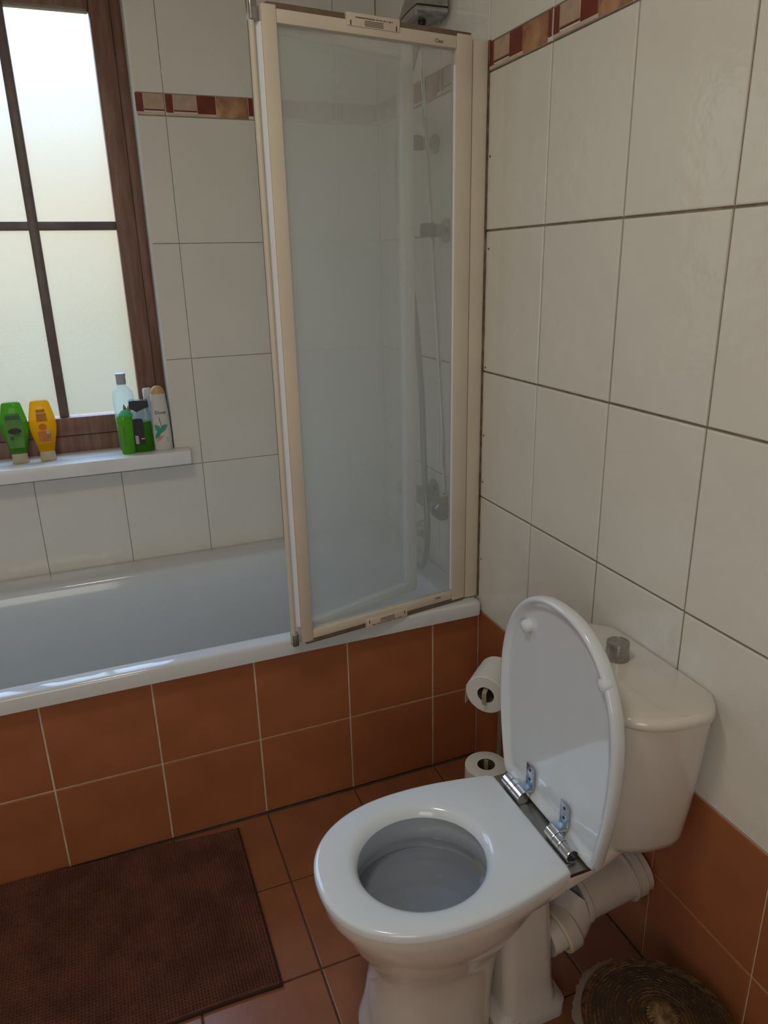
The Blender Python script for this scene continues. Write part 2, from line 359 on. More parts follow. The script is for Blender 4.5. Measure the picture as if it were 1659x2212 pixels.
# right wall: u runs along -y as seen; tiles laid from the corner
YV = .010
for u0, u1 in zip(*(lambda c: (c[:-1], c[1:]))(cuts(YF, YB, YV, .25))):
    for v0, v1 in zip(ROWS[:-1], ROWS[1:]): put_tile(wr, '-x', u0, u1, v0, v1, 0, 'tile', gap=.0045, ch=.002)
    put_tile(wr, '-x', u0, u1, ZB1, 2.2028, 0, 'tile', gap=.004, ch=.002); put_tile(wr, '-x', u0, u1, 2.2028, ZC, 0, 'tile', gap=.004)
    # ORI -x maps local x to -y, so the pattern reads left to right from the room
    border_piece(wr, '-x', u0, u1, 0, 'end' if u0 == YF else ('start' if u1 == YB else None))
for u0, u1 in zip(*(lambda c: (c[:-1], c[1:]))(cuts(YF, 0.0, YV - .25, .25))):
    put_tile(wr, '-x', u0, u1, .2280, .4825, -.0005, 'terra', ch=.0015); put_tile(wr, '-x', u0, u1, 0, .2280, -.0005, 'terra', ch=.0015)
# pale grout behind the terracotta of the right wall
struct(obj('trim_1', B(.0018, .004, YF, 0, 0, .4825), M['grout_l'], smooth=False))
# back wall
for u0, u1 in zip(*(lambda c: (c[:-1], c[1:]))(cuts(XL, 0.0, -.6325, .25))):
    for v0, v1 in list(zip(ROWS[:-1], ROWS[1:])) + [(ZB1, 2.2028), (2.2028, ZC)]:
        for r in subtract((u0, u1, v0, v1), (WIN[0], WIN[1], WIN[2] - .045, WIN[3])): put_tile(wb, '-y', *r, YB, 'tile', gap=.0018, ch=.0008)
    for r in subtract((u0, u1, ZB0, ZB1), WIN): border_piece(wb, '-y', r[0], r[1], YB, 'end' if r[0] > u0 + 1e-6 else ('start' if r[1] < u1 - 1e-6 or u1 == 0.0 else None))
# floor
for u0, u1 in zip(*(lambda c: (c[:-1], c[1:]))(cuts(XL, 0.0, -.143, .25))):
    for v0, v1 in zip(*(lambda c: (c[:-1], c[1:]))(cuts(YF, 0.0, -.256, .25))): put_tile(fl, '+z', u0, u1, v0, v1, 0, 'floor', gap=.004, ch=.0015)

# window reveal lining
struct(obj('trim_2', B(WIN[1] - .0015, WIN[1] + .004, YB, .80, WIN[2], WIN[3]), M['reveal'], smooth=False))
struct(obj('trim_3', B(WIN[0] - .004, WIN[0] + .0015, YB, .80, WIN[2], WIN[3]), M['reveal'], smooth=False))
struct(obj('trim_4', B(WIN[0], WIN[1], YB, .80, WIN[3] - .0015, WIN[3] + .004), M['reveal'], smooth=False))

# ------------------------------------------------------------------ window_1
b = bmesh.new()
box(b, WIN[1] - .030, WIN[1] - .0015, .787, .860, WIN[2], WIN[3], .003); box(b, WIN[0] + .0015, WIN[0] + .030, .787, .860, WIN[2], WIN[3], .003)
box(b, WIN[0] + .03, WIN[1] - .03, .787, .860, WIN[3] - .032, WIN[3] - .0015, .003); box(b, WIN[0] + .03, WIN[1] - .03, .787, .860, WIN[2] - .03, WIN[2] + .052, .003)
win = struct(obj('window_1', b, M['wood']))
def sash(x0, x1, pane_x):
    z0, z1 = WIN[2] + .054, WIN[3] - .034; pz0, pz1 = .985, 2.077
    f = bmesh.new()
    box(f, x1 - (x1 - pane_x[-1][1]), x1, .778, .835, z0, z1, .004); box(f, x0, pane_x[0][0], .778, .835, z0, z1, .004)
    box(f, pane_x[0][0], pane_x[-1][1], .778, .835, z0, pz0, .004); box(f, pane_x[0][0], pane_x[-1][1], .778, .835, pz1, z1, .004)
    s = obj('sash', f, M['wood'], win)
    a0, a1 = pane_x[0][0], pane_x[-1][1]
    obj('glazing_bar', B(a0, a1, .792, .812, 1.5225, 1.5465, .003), M['bar'], s)
    for (p0, p1), (q0, q1) in zip(pane_x[:-1], pane_x[1:]): obj('glazing_bar', B(p1, q0, .790, .814, pz0, pz1, .003), M['bar'], s)
    for p0, p1 in pane_x:
        for c, d in ((pz0, 1.5225), (1.5465, pz1)):
            g = bmesh.new(); vs = [g.verts.new(q) for q in ((p0 - .004, .806, c - .004), (p1 + .004, .806, c - .004), (p1 + .004, .806, d + .004), (p0 - .004, .806, d + .004))]; g.faces.new(vs)
            obj('glass_pane', g, M['pane'], s, smooth=False)
sash(-1.288, -.742, [(-1.245, -1.034), (-1.007, -.797)])
sash(-1.840, -1.294, [(-1.785, -1.575), (-1.548, -1.337)])

# sill, chipped at its right end
b = bmesh.new()
box(b, WIN[0] - .045, WIN[1] + .040, .638, .7015, .8325, .875, .004, 3)
box(b, WIN[0] + .002, WIN[1] - .002, .700, .800, .8325, .8745)
tag(obj('window_sill', b, M['sill']), 'white painted window sill carrying the shampoo bottles', 'sill')

# ------------------------------------------------------------------ bathtub
b = bmesh.new()
tcx, thx = -.855, .850; y0, y1 = -.025, YB - .002
cy_, hy_ = (y0 + y1) / 2, (y1 - y0) / 2
iy0, iy1, ix0, ix1 = .020, .585, -1.62, -.085
def inner(d, z, r, dx=0, dback=0): 
    a0, a1 = iy0 + d, iy1 - d - dback
    return rrect((ix0 + ix1) / 2, (a0 + a1) / 2, (ix1 - ix0) / 2 - d - dx, (a1 - a0) / 2, r, z, 10)
def outer(d, z, r=.012): return rrect(tcx, cy_, thx - d, hy_ - d, r, z, 10)
rings = [outer(.030, .476), outer(.004, .476), outer(0, .479), outer(0, .512), outer(.003, .5180), outer(.009, .5205),
         inner(-.006, .5222, .11), inner(.000, .5200, .11), inner(.006, .513, .11), inner(.011, .500, .11), inner(.020, .44, .12), inner(.035, .30, .13, .02),
         inner(.060, .17, .14, .05), inner(.10, .125, .13, .08), inner(.18, .112, .10, .1)]
loft(b, rings, False, True)
tub = thing('bathtub', 'white built-in bathtub under the window behind terracotta tiled panel', 'bathtub', (tcx, cy_, 0))
o = obj('tub_shell', b, M['tub'], ang=50); o.parent = tub; o.matrix_parent_inverse = Matrix.Translation(-tub.location)
def put(o, parent):
    o.parent = parent; o.matrix_parent_inverse = parent.matrix_world.inverted() if parent.matrix_world != Matrix.Identity(4) else Matrix.LocRotScale(parent.location, parent.rotation_euler, None).inverted(); return o
# drain, overflow
d = bmesh.new(); lathe(d, [(.034, 0), (.034, .003), (.026, .005), (.010, .003)], (-.30, .30, .1125)); put(obj('drain', d, M['chrome']), tub)

# tiled front panel of the bath
pn = struct(obj('trim_5', B(-1.705, .004, .003, .018, 0, .476), M['grout_l'], smooth=False))
for u0, u1 in zip(*(lambda c: (c[:-1], c[1:]))(cuts(-1.705, 0.0, -.143, .25))):
    put_tile(pn, '-y', u0, u1, .2328, .4770, 0, 'terra', gap=.0045, ch=.0015); put_tile(pn, '-y', u0, u1, 0, .2328, 0, 'terra', gap=.0045, ch=.0015)
pe = struct(obj('trim_6', B(-1.80, -1.705, .003, YB, 0, .476), M['plaster'], smooth=False))

# ------------------------------------------------------------------ folding bath screen
scr = thing('folding_bath_screen', 'two-leaf folding shower screen with frosted panes and ivory frame on bath rim', 'shower screen', (0, 0, 0))
Z0, Z1 = .529, 1.880
def leaf(P0, P1, ws, zs, rail, front):
    """P0 hinge end at the right, P1 free end; local x from P0 to P1, local y towards the room"""
    a = Vector((*P0, 0)); c = Vector((*P1, 0)); L = (c - a).length; ux = (c - a).normalized(); uy = Vector((ux.y, -ux.x, 0))
    if uy.y > 0: uy = -uy
    T = Matrix((( ux.x, uy.x, 0, a.x), (ux.y, uy.y, 0, a.y), (0, 0, 1, 0), (0, 0, 0, 1)))
    def P(name, bm_, m, par=scr, **k):
        bm_.transform(T); return obj(name, bm_, M[m], par, **k)
    z0, z1 = zs; s0, s1 = ws; th = .011
    fr = 'frame' if front else 'frame_bright'
    P('stile', B(0, s0, -th, th, z0, z1, .003), fr); P('stile', B(L - s1, L, -th, th, z0, z1, .003), fr)
    P('rail', B(s0, L - s1, -th, th, z1 - rail, z1 - .006, .002), fr); P('rail', B(s0, L - s1, -th, th, z0 + .006, z0 + rail - .002, .002), fr)
    P('glazing_bead', B(s0 - .0005, s0 + .0022, .001, .007, z0 + rail + .004, z1 - rail - .03, .0006), 'seal')
    P('glass_pane', B(s0 - .004, L - s1 + .004, -.0015, .0015, z0 + rail - .004, z1 - rail + .004), 'screen', smooth=False)
    return T, L, P
T, L1, P = leaf((-.047, .012), (-.533, -.060), (.043, .031), (Z0, Z1), .030, True)
# dark strips painted for shade above and below the rails, broken by the clip plates
for za, zb in ((Z1 - .007, Z1 + .004), (Z0 - .006, Z0 + .007)):
    P('dark_strip', B(.004, .186, -.009, .0095, za, zb, .001), 'dark_strip'); P('dark_strip', B(.314, L1 - .012, -.009, .0095, za, zb, .001), 'dark_strip')
    # clip plate: bent cream plate with two black slots
top_plate = P('clip_plate', B(.188, .312, -.010, .0135, Z1 - .017, Z1 + .0065, .0015), 'sticker')
bot_plate = P('clip_plate', B(.188, .312, -.010, .0135, Z0 - .008, Z0 + .016, .0015), 'sticker')
for pl, zz in ((top_plate, Z1 - .012), (bot_plate, Z0 + .008)):
    for u in (.197, .303): P('slot', B(u - .0012, u + .0012, .013, .0141, zz - .004, zz + .005, .0004), 'ink', pl)
    # rows of tiny unreadable print
    q = bmesh.new(); u = .206
    s_ = 1 if zz > 1 else -1
    while u < .292:
        w = random.uniform(.0012, .0026); box(q, u, u + w, .0133, .0138, zz + s_ * .0105 - .0012, zz + s_ * .0105 + .0012); u += w + random.uniform(.0006, .0012)
        if random.random() < .15: u += .002
    for r_ in range(4):
        u = .228
        while u < .270:
            w = random.uniform(.0008, .003); box(q, u, u + w, .0133, .0138, zz + s_ * (.006 - r_ * .0027) - .0007, zz + s_ * (.006 - r_ * .0027) + .0007); u += w + .0006
    P('fine_print', q, 'ink', pl, smooth=False)
# maker's word on both rails (text runs the other way along the leaf)
for zz, sz in ((Z1 - .021, .010), (Z0 + .021, .009)):
    Tm = T @ Matrix(((-1, 0, 0, .089), (0, 0, 1, .0113), (0, 1, 0, zz), (0, 0, 0, 1)))
    text_obj('Clear', sz, Tm, M['ink'], scr)
# free-end: white seal, dark gap and rounded hinge bar with chrome caps
sp = [(L1 + .0005, .0088), (L1 + .0005, -.011), (L1 + .0092, -.011), (L1 + .0086, -.006)]
P('seal_strip', loft(bmesh.new(), [[(x, y, Z0 + .045) for x, y in sp], [(x, y, Z1 - .030) for x, y in sp]]), 'seal', smooth=False)
P('gap_seal', B(L1 + .0095, L1 + .0112, -.014, -.009, Z0 + .04, Z1 - .02, .0005), 'black')
q = bmesh.new(); tube(q, [(L1 + .0172, .001, Z0 + .004), (L1 + .0172, .001, Z1 + .02)], .0058, 16); P('hinge_bar', q, 'frame')
for za, zb in ((Z1 - .030, Z1 + .012), (Z0 - .006, Z0 + .030)):
    P('hinge_cap', B(L1 + .006, L1 + .0225, -.012, .0090, za, zb, .004, 3), 'greychrome')
# second leaf folded in behind
T2, L2, P2 = leaf((-.157, .098), (-.537, -.036), (.030, .030), (Z0 + .004, Z1 - .004), .032, False)
P2('edge_seal', B(-.007, -.0005, -.007, .007, Z0 + .01, Z1 - .01, .001), 'seal')
# wall channel
obj('wall_channel', B(-.043, -.003, .006, .034, .524, 1.874, .004), M['frame'], scr)
obj('channel_lip', B(-.047, -.043, .009, .030, .527, 1.868, .001), M['dark_strip'], scr)
obj('silicone_bead', (lambda q: tube(q, [(-.0022, .0045, .524 + .03 * k) for k in range(46)], [.0016 + .0012 * random.random() for _ in range(46)], 6))(bmesh.new()), M['mould'], scr)
q = bmesh.new()
for z in (1.44, 1.16, .985, .86, .64, 1.64):
    bmesh.ops.create_icosphere(q, subdivisions=1, radius=.0022, matrix=Matrix.Translation((-.0015, -.004 - .006 * random.random(), z)) @ Matrix.Diagonal((.5, 1, 1.4, 1)))
obj('mould_spots', q, M['ink'], wr)['kind'] = 'stuff'

# ------------------------------------------------------------------ shower fittings on the right wall
mx = thing('bath_shower_mixer', 'chrome bar mixer on the tiled wall seen through the frosted screen', 'tap', (0, .22, .755))
q = bmesh.new(); tube(q, [(-.070, .120, .760), (-.070, .325, .760)], .023, 24); put(obj('mixer_body', q, M['darkchrome']), mx)
for yy in (.105, .335):
    q = bmesh.new(); s_ = -1 if yy < .2 else 1
    lathe(q, [(.020, 0), (.028, .004), (.029, .030), (.024, .040), (.010, .042)], (-.070, yy - s_ * .012, .760), (0, s_, 0)); put(obj('control_knob', q, M['darkchrome']), mx)
for yy in (.160, .290):
    q = bmesh.new(); lathe(q, [(.030, 0), (.030, .006), (.016, .012), (.014, .070)], (-.0005, yy, .760), (-1, 0, 0)); put(obj('wall_union', q, M['darkchrome']), mx)
hose = obj('shower_hose', (lambda q: tube(q, catmull([(-.030, .378, .585), (-.055, .360, .555), (-.075, .290, .542), (-.095, .190, .555), (-.110, .118, .62), (-.114, .096, .71), (-.112, .112, .80), (-.100, .150, .90), (-.084, .200, 1.08), (-.076, .262, 1.30), (-.090, .310, 1.50), (-.095, .32, 1.66), (-.085, .30, 1.80), (-.060, .262, 1.930)]), .0085, 10))(bmesh.new()), M['hose'])
tag(hose, 'long dark shower hose looping under the mixer behind the frosted screen', 'hose')
rail = obj('riser_pipe', (lambda q: tube(q, [(-.035, .150, .785), (-.035, .155, .90), (-.035, .235, 1.49), (-.035, .30, 1.95)], .006, 10))(bmesh.new()), M['chrome'])
tag(rail, 'thin chrome riser pipe on the wall behind the frosted screen', 'pipe')
for z, yy, s_ in ((1.49, .215, 1), (1.705, .285, .8)):
    bk = thing('hose_bracket', 'round chrome wall bracket on the riser, %s one seen through the screen' % ('lower' if z < 1.6 else 'upper'), 'bracket', (0, yy, z))
    q = bmesh.new(); lathe(q, [(.030 * s_, 0), (.030 * s_, .008), (.018 * s_, .014), (.016 * s_, .045)], (0, yy, z), (-1, 0, 0)); put(obj('wall_plate', q, M['greychrome']), bk)
    q = bmesh.new(); lathe(q, [(.021 * s_, 0), (.022 * s_, .004), (.022 * s_, .03), (.016 * s_, .034)], (-.055, yy, z - .015), (0, 0, 1)); put(obj('clamp', q, M['black']), bk)
q = bmesh.new(); lathe(q, [(.030, 0), (.030, .006), (.024, .012), (.020, .022), (.010, .025)], (-.001, .375, .600), (-1, 0, 0))
tag(obj('wall_outlet', q, M['greychrome']), 'small round grey outlet cap on the wall below the mixer', 'outlet')
# shower head above the screen
sh = thing('wall_shower', 'grey chrome overhead shower on the wall above the screen', 'shower', (0, .27, 1.97))
HB = 1.989
q = bmesh.new(); rings = []
for k in range(11):
    t = k / 10; yy = .195 + .175 * t; hh = .120 * max(0.0, 1 - t) ** .95 + .007; w = .040 * (1 - .55 * t ** 2)
    rings.append([(-.052 + w * math.cos(a), yy, HB + max(0, math.sin(a)) ** .8 * hh) for a in [PI * j / 18 for j in range(19)]])
loft(q, rings); put(obj('head_shell', q, M['greychrome']), sh)
ol = [(-.052 - .041 * (1 - .55 * (k / 12) ** 2), .1945 + .1765 * k / 12) for k in range(13)]; ol += [(-.104 - x, y) for x, y in ol[::-1]]
q = bmesh.new(); loft(q, [[(x, y, HB - .0035) for x, y in ol], [(x, y, HB) for x, y in ol]]); put(obj('shadow_gap', q, M['black']), sh)
def sc_(f, z): return [(-.052 + (x + .052) * f, .28 + (y - .28) * f, z) for x, y in ol]
q = bmesh.new(); loft(q, [sc_(.80, HB - .023), sc_(.94, HB - .019), sc_(.99, HB - .010), sc_(.99, HB - .0036)]); put(obj('spray_face', q, M['greychrome'], ang=50), sh)
q = bmesh.new(); bmesh.ops.create_uvsphere(q, u_segments=16, v_segments=10, radius=.013, matrix=Matrix.Translation((-.052, .362, HB - .012))); put(obj('nose_ball', q, M['chrome']), sh)
for yy in (.235, .300):
    q = bmesh.new(); lathe(q, [(.010, 0), (.010, .010), (.005, .014)], (-.062, yy, HB - .022), (0, 0, -1)); put(obj('nozzle', q, M['black']), sh)
q = bmesh.new(); lathe(q, [(.020, 0), (.018, .006), (.012, .03)], (0, .240, HB + .02), (-1, 0, 0)); put(obj('wall_mount', q, M['greychrome']), sh)

# ------------------------------------------------------------------ toilet
YT = -.694
tl_ = thing('toilet', 'white close-coupled toilet with raised lid beside the terracotta wall', 'toilet', (-.42, YT, 0))
def T_(name, bm_, m, par=None, **k):
    o = obj(name, bm_, M[m], None, **k); put(o, par or tl_); return o
XH = -.270
def seat_half(s, S=1.0):
    if s < .2: return (.1365 + .0285 * math.sin(PI / 2 * s / .2)) * S
    q_ = (s - .2) / .214
    return .165 * S * max(0, 1 - q_ ** 2.25) ** (1 / 2.25)
def dense(hingeS=0.0):
    pts = []; N = 160
    for i in range(N + 1):
        s = .414 * (1 - math.cos(PI / 2 * i / N * 1.0)) if False else .414 * math.sin(PI / 2 * i / N); pts.append((XH - s, seat_half(s)))
    lower = [(x, -h) for x, h in pts[::-1]]
    return [(x, YT + h) for x, h in pts] + [(x, YT + h) for x, h in lower]
DP = dense()
def cast(poly, cx, cy, a):
    dx, dy = math.cos(a), math.sin(a); best = 0
    n = len(poly)
    for i in range(n):
        (x0_, y0_), (x1_, y1_) = poly[i], poly[(i + 1) % n]
        ex, ey = x1_ - x0_, y1_ - y0_; det = dx * (-ey) + ex * dy
        if abs(det) < 1e-12: continue
        t = ((x0_ - cx) * (-ey) + ex * (y0_ - cy)) / det; s = (dx * (y0_ - cy) - dy * (x0_ - cx)) / det
        if t > 0 and -1e-9 <= s <= 1 + 1e-9: best = max(best, t)
    return best
NA = 144; HC = (-.493, YT - .004)
ANG = [2 * PI * (k + .5) / NA for k in range(NA)]
OUT = [cast(DP, HC[0], HC[1], a) for a in ANG]
def o_ring(z, d, S=1.0):
    return [(HC[0] + math.cos(a) * (r * S - d), HC[1] + math.sin(a) * (r * S - d), z) for a, r in zip(ANG, OUT)]
def h_ring(z, d, ax=.124, ay=.117):
    return [(HC[0] + math.cos(a) * (ax - d), HC[1] + math.sin(a) * (ay - d), z) for a in ANG]
q = bmesh.new()
loft(q, [o_ring(.4025, .004), o_ring(.4045, 0), o_ring(.414, 0), o_ring(.4175, .0015), o_ring(.4195, .0045), o_ring(.4205, .009),
         h_ring(.4205, -.012), h_ring(.419, -.006), h_ring(.415, .001), h_ring(.408, .006), h_ring(.4025, .008)], closed=True)
T_('seat', q, 'seat', ang=50)
# lid: same outline stood upright on the hinge line, dished inside
LX = -.240
def lid_ring(x, d, zb=.413):
    # outline point (px, py) -> z = zb + (s) ; s measured from hinge line
    out = []
    cxs, cys = HC
    for a, r in zip(ANG, OUT):
        px, py = cxs + math.cos(a) * (r - d), YT - .003 + (cys - YT + math.sin(a) * (r - d)) * 1.075
        s = XH - px; out.append((x, py, zb + s * 1.07))
    return out
q = bmesh.new()
loft(q, [lid_ring(LX + .012, .028), lid_ring(LX + .0115, .024), lid_ring(LX + .0085, .0175), lid_ring(LX + .003, .012), lid_ring(LX + .0005, .0085), lid_ring(LX, .006),
         lid_ring(LX + .001, .003), lid_ring(LX + .004, .0005), lid_ring(LX + .010, 0), lid_ring(LX + .020, .001), lid_ring(LX + .026, .005), lid_ring(LX + .028, .014)])
T_('lid', q, 'seat', ang=50)
for yy, zz in ((-.600, .770), (-.828, .775)):
    q = bmesh.new(); lathe(q, [(.0125, 0), (.0125, .008), (.011, .012), (.006, .015)], (LX + .012, yy, zz), (-1, 0, 0), 20); T_('buffer', q, 'seat')
# hinge plate and hinges
q = B(-.2745, -.228, YT - .137, YT + .137, .4035, .4115, .001); T_('hinge_plate', q, 'satin')
HZ, HX, HR = .4250, -.2550, .0135
for segs, ly, lab in (([(-.588, -.607), (-.608, -.623), (-.624, -.651)], (-.622, -.651), 0), ([(-.740, -.764), (-.765, -.783), (-.784, -.810)], (-.736, -.764), 1)):
    hg = None
    for i, (a, c) in enumerate(segs):
        q = bmesh.new(); prof = [(HR - .001, 0), (HR, .001), (HR, abs(c - a) - .001), (HR - .001, abs(c - a))]
        last = lab == 1 and i == 2
        if last: prof = prof[:3] + [(HR - .001, abs(c - a)), (HR - .0025, abs(c - a)), (HR - .0025, abs(c - a) - .012)]
        lathe(q, prof, (HX, a, HZ), (0, -1, 0), 28); o = T_('hinge', q, 'chrome')
        if last:
            w = bmesh.new(); lathe(w, [(HR - .0026, 0), (HR - .0026, .0008)], (HX, c + .0115, HZ), (0, -1, 0), 24); T_('tube_bore', w, 'black', o)
    a, c = ly; ym = (a + c) / 2; w2 = abs(c - a) / 2
    q = bmesh.new(); box(q, HX, LX + .0085, ym - w2, ym + w2, HZ + HR - .0035, HZ + HR - .0005, .0006)
    box(q, LX + .0060, LX + .0088, ym - w2 + .001, ym + w2 - .001, HZ + HR - .003, HZ + HR + .046, .0012)
    o = T_('hinge_leaf', q, 'leafsteel')
    for zz in (HZ + HR + .014, HZ + HR + .035):
        q = bmesh.new(); lathe(q, [(.0034, 0), (.003, .0009), (.0010, .0006)], (LX + .0061, ym, zz), (-1, 0, 0), 14); T_('screw', q, 'ink', o)
# bowl and pedestal
def bowl_ring(z, xf, xr, hw, n=2.3, flat=.0):
    cx = (xf + xr) / 2; hx = (xr - xf) / 2; out = []
    for a in ANG:
        c, s = math.cos(a), math.sin(a)
        k = (abs(c) ** n + abs(s) ** n) ** (-1 / n); out.append((cx + hx * c * k, YT + hw * s * k, z))
    return out
q = bmesh.new()
rings = [bowl_ring(0, -.612, -.375, .108, 3), bowl_ring(.012, -.612, -.37, .108, 3), bowl_ring(.03, -.607, -.37, .103, 3), bowl_ring(.08, -.600, -.365, .094, 2.8), bowl_ring(.14, -.594, -.355, .088, 2.6),
         bowl_ring(.19, -.588, -.345, .088, 2.5), bowl_ring(.225, -.598, -.33, .098), bowl_ring(.26, -.618, -.31, .116), bowl_ring(.30, -.640, -.29, .136), bowl_ring(.34, -.656, -.27, .151),
         o_ring(.372, .008), o_ring(.389, .006), o_ring(.396, .008), o_ring(.3995, .014),
         h_ring(.3995, -.012), h_ring(.394, -.004), h_ring(.390, -.003)]
loft(q, rings, True, False)
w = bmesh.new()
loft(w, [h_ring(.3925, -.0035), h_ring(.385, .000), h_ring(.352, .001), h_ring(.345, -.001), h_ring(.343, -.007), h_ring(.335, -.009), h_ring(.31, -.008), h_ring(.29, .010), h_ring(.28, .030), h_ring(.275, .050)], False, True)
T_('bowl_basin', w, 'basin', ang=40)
# rear deck under the cistern
def slab(x, hw, z0, z1, r=.02):
    return [(x, YT + a, z0 + b) for a, b, _ in rrect(0, (z1 - z0) / 2, hw, (z1 - z0) / 2, r, 0, 5)]
loft(q, [slab(-.33, .120, .350, .3985, .012), slab(-.27, .130, .362, .3985, .012), slab(-.20, .122, .368, .3985, .012), slab(-.12, .10, .368, .3985, .012), slab(-.05, .085, .368, .3985, .012), slab(-.035, .08, .370, .395, .010)])
# trap column and its foot
rr = [rrect(-.298, YT, .078, .092, .020, 0, 6), rrect(-.298, YT, .078, .092, .020, .030, 6), rrect(-.296, YT, .060, .086, .022, .040, 6), rrect(-.300, YT, .054, .084, .024, .10, 6), rrect(-.306, YT, .052, .084, .024, .20, 6), rrect(-.315, YT, .050, .086, .024, .30, 6), rrect(-.318, YT, .050, .09, .02, .36, 6)]
loft(q, rr)
T_('bowl', q, 'china', ang=40)
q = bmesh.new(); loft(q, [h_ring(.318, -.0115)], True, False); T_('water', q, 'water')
q = bmesh.new(); lathe(q, [(.009, 0), (.009, .003), (.006, .005), (.002, .004)], (-.335, YT - .0915, .022), (0, -1, 0), 18); o = T_('floor_screw', q, 'china')
w = bmesh.new(); lathe(w, [(.0035, 0), (.003, .0016)], (-.335, YT - .0955, .022), (0, -1, 0), 10); T_('screw_head', w, 'dark_strip', o)
# cistern
def cis(z, a, bb, n=3.5, rear=-.004):
    out = []; N = 48
    for k in range(N + 1):
        th = PI * k / N; c, s = math.cos(th), math.sin(th); kk = (abs(c) ** n + abs(s) ** n) ** (-1 / n)
        t_c = min(1, a * s * kk / .05); out.append((rear - a * s * kk, YT + bb * c * kk * (1 - .22 * (1 - t_c) ** 2), z))
    return out
CT = None
q = bmesh.new(); loft(q, [cis(.380, .158, .115, 3), cis(.383, .172, .127, 3.2), cis(.392, .182, .137, 3.3), cis(.41, .186, .143, 3.4), cis(.48, .190, .154, 3.5), cis(.58, .193, .166, 3.5), cis(.677, .196, .175, 3.5)])
T_('cistern', q, 'china', ang=50)
q = bmesh.new(); loft(q, [cis(.6772, .192, .170), cis(.6788, .198, .178), cis(.684, .2005, .1805), cis(.692, .200, .180), cis(.697, .197, .177), cis(.6995, .190, .170), cis(.7005, .170, .150, 3.2), cis(.7015, .10, .09, 2.8)])
T_('cistern_lid', q, 'china', ang=50)
q = bmesh.new(); lathe(q, [(.0215, 0), (.0225, .002), (.0205, .030), (.0215, .031), (.0205, .036), (.0160, .0375), (.0158, .0365), (.004, .0375)], (-.076, -.668, .7008), (0, 0, 1), 32); T_('flush_knob', q, 'greychrome')
# waste pipe to the wall
wp = thing('waste_pipe', 'thick white plastic waste pipe running from toilet to wall below cistern', 'pipe', (-.1, -.72, .2))
def Wp(name, bm_, m): return put(obj(name, bm_, M[m]), wp)
A0, A1 = Vector((-.160, -.710, .194)), Vector((-.006, -.710, .216))
dA = (A1 - A0).normalized()
Wp('straight_pipe', tube(bmesh.new(), [A0, A1], .047, 36), 'pipe')
for t, r_, w in ((0.0, .0505, .012), (.112, .0535, .007), (.126, .0515, .016)):
    q = bmesh.new(); lathe(q, [(r_ - .003, 0), (r_, .002), (r_, w - .002), (r_ - .003, w)], A0 + dA * t, dA, 36); Wp('collar', q, 'pipe')
Bp = catmull([(-.214, -.732, .156), (-.194, -.729, .162), (-.174, -.718, .176), (-.152, -.710, .195)], 5)
Wp('outlet_spigot', tube(bmesh.new(), [(-.2455, -.735, .1515), (-.232, -.7345, .153), (-.2165, -.7325, .1555)], .0345, 28), 'china')
Wp('elbow', tube(bmesh.new(), Bp, .0425, 36), 'pipe')
d0 = (Bp[1] - Bp[0]).normalized()
q = bmesh.new(); lathe(q, [(.0425, 0), (.0455, .002), (.046, .010), (.046, .026), (.043, .030)], Bp[0] - d0 * .002, d0, 36); Wp('sleeve', q, 'pipe')
q = bmesh.new(); lathe(q, [(.0362, -.001), (.0362, -.004), (.0435, -.0045), (.0452, -.002), (.0452, .003)], Bp[0], d0, 36, False, False); Wp('rubber_rim', q, 'cream_rubber')

# ------------------------------------------------------------------ toilet roll stand
st = thing('toilet_roll_stand', 'cream enamelled strip stand holding rolls between toilet and bath', 'roll holder', (-.11, -.25, 0))
RC = Vector((-.135, -.285, .408)); ax = Vector((.70, .60, .05)).normalized()          # roll front centre and axis
def St(name, bm_): return put(obj(name, bm_, M['strip']), st)
def ribbon(pts, w, th, side):
    bm_ = bmesh.new(); side = Vector(side).normalized(); P_ = [Vector(p) for p in pts]; rings = []
    for i, p in enumerate(P_):
        d_ = (P_[min(i + 1, len(P_) - 1)] - P_[max(i - 1, 0)]).normalized(); n_ = d_.cross(side).normalized()
        rings.append([p + side * w / 2 + n_ * th / 2, p - side * w / 2 + n_ * th / 2, p - side * w / 2 - n_ * th / 2, p + side * w / 2 - n_ * th / 2])
    return loft(bm_, rings)
side = Vector((-ax.y, ax.x, 0)).normalized()
bk_ = RC + ax * .118
St('arm', ribbon(catmull([RC - ax * .009 + Vector((0, 0, -.022)), RC - ax * .010 + Vector((0, 0, .004)), RC - ax * .004 + Vector((0, 0, .014)), RC + ax * .03 + Vector((0, 0, .016)), RC + ax * .09 + Vector((0, 0, .016)), bk_ + Vector((0, 0, .012)), bk_ + Vector((0, 0, -.01))], 6), .011, .003, side))
St('post', ribbon([bk_ + Vector((0, 0, -.008)), Vector((bk_.x, bk_.y, .010))], .011, .003, side))
RB = Vector((-.158, -.337, 0))
q = bmesh.new(); lathe(q, [(.070, 0), (.072, .002), (.072, .008), (.068, .010)], ((RB.x + bk_.x) / 2, (RB.y + bk_.y) / 2, 0), (0, 0, 1), 36); St('foot', q)
St('spindle', ribbon([(RB.x, RB.y, .006), (RB.x, RB.y, .262)], .010, .003, side))
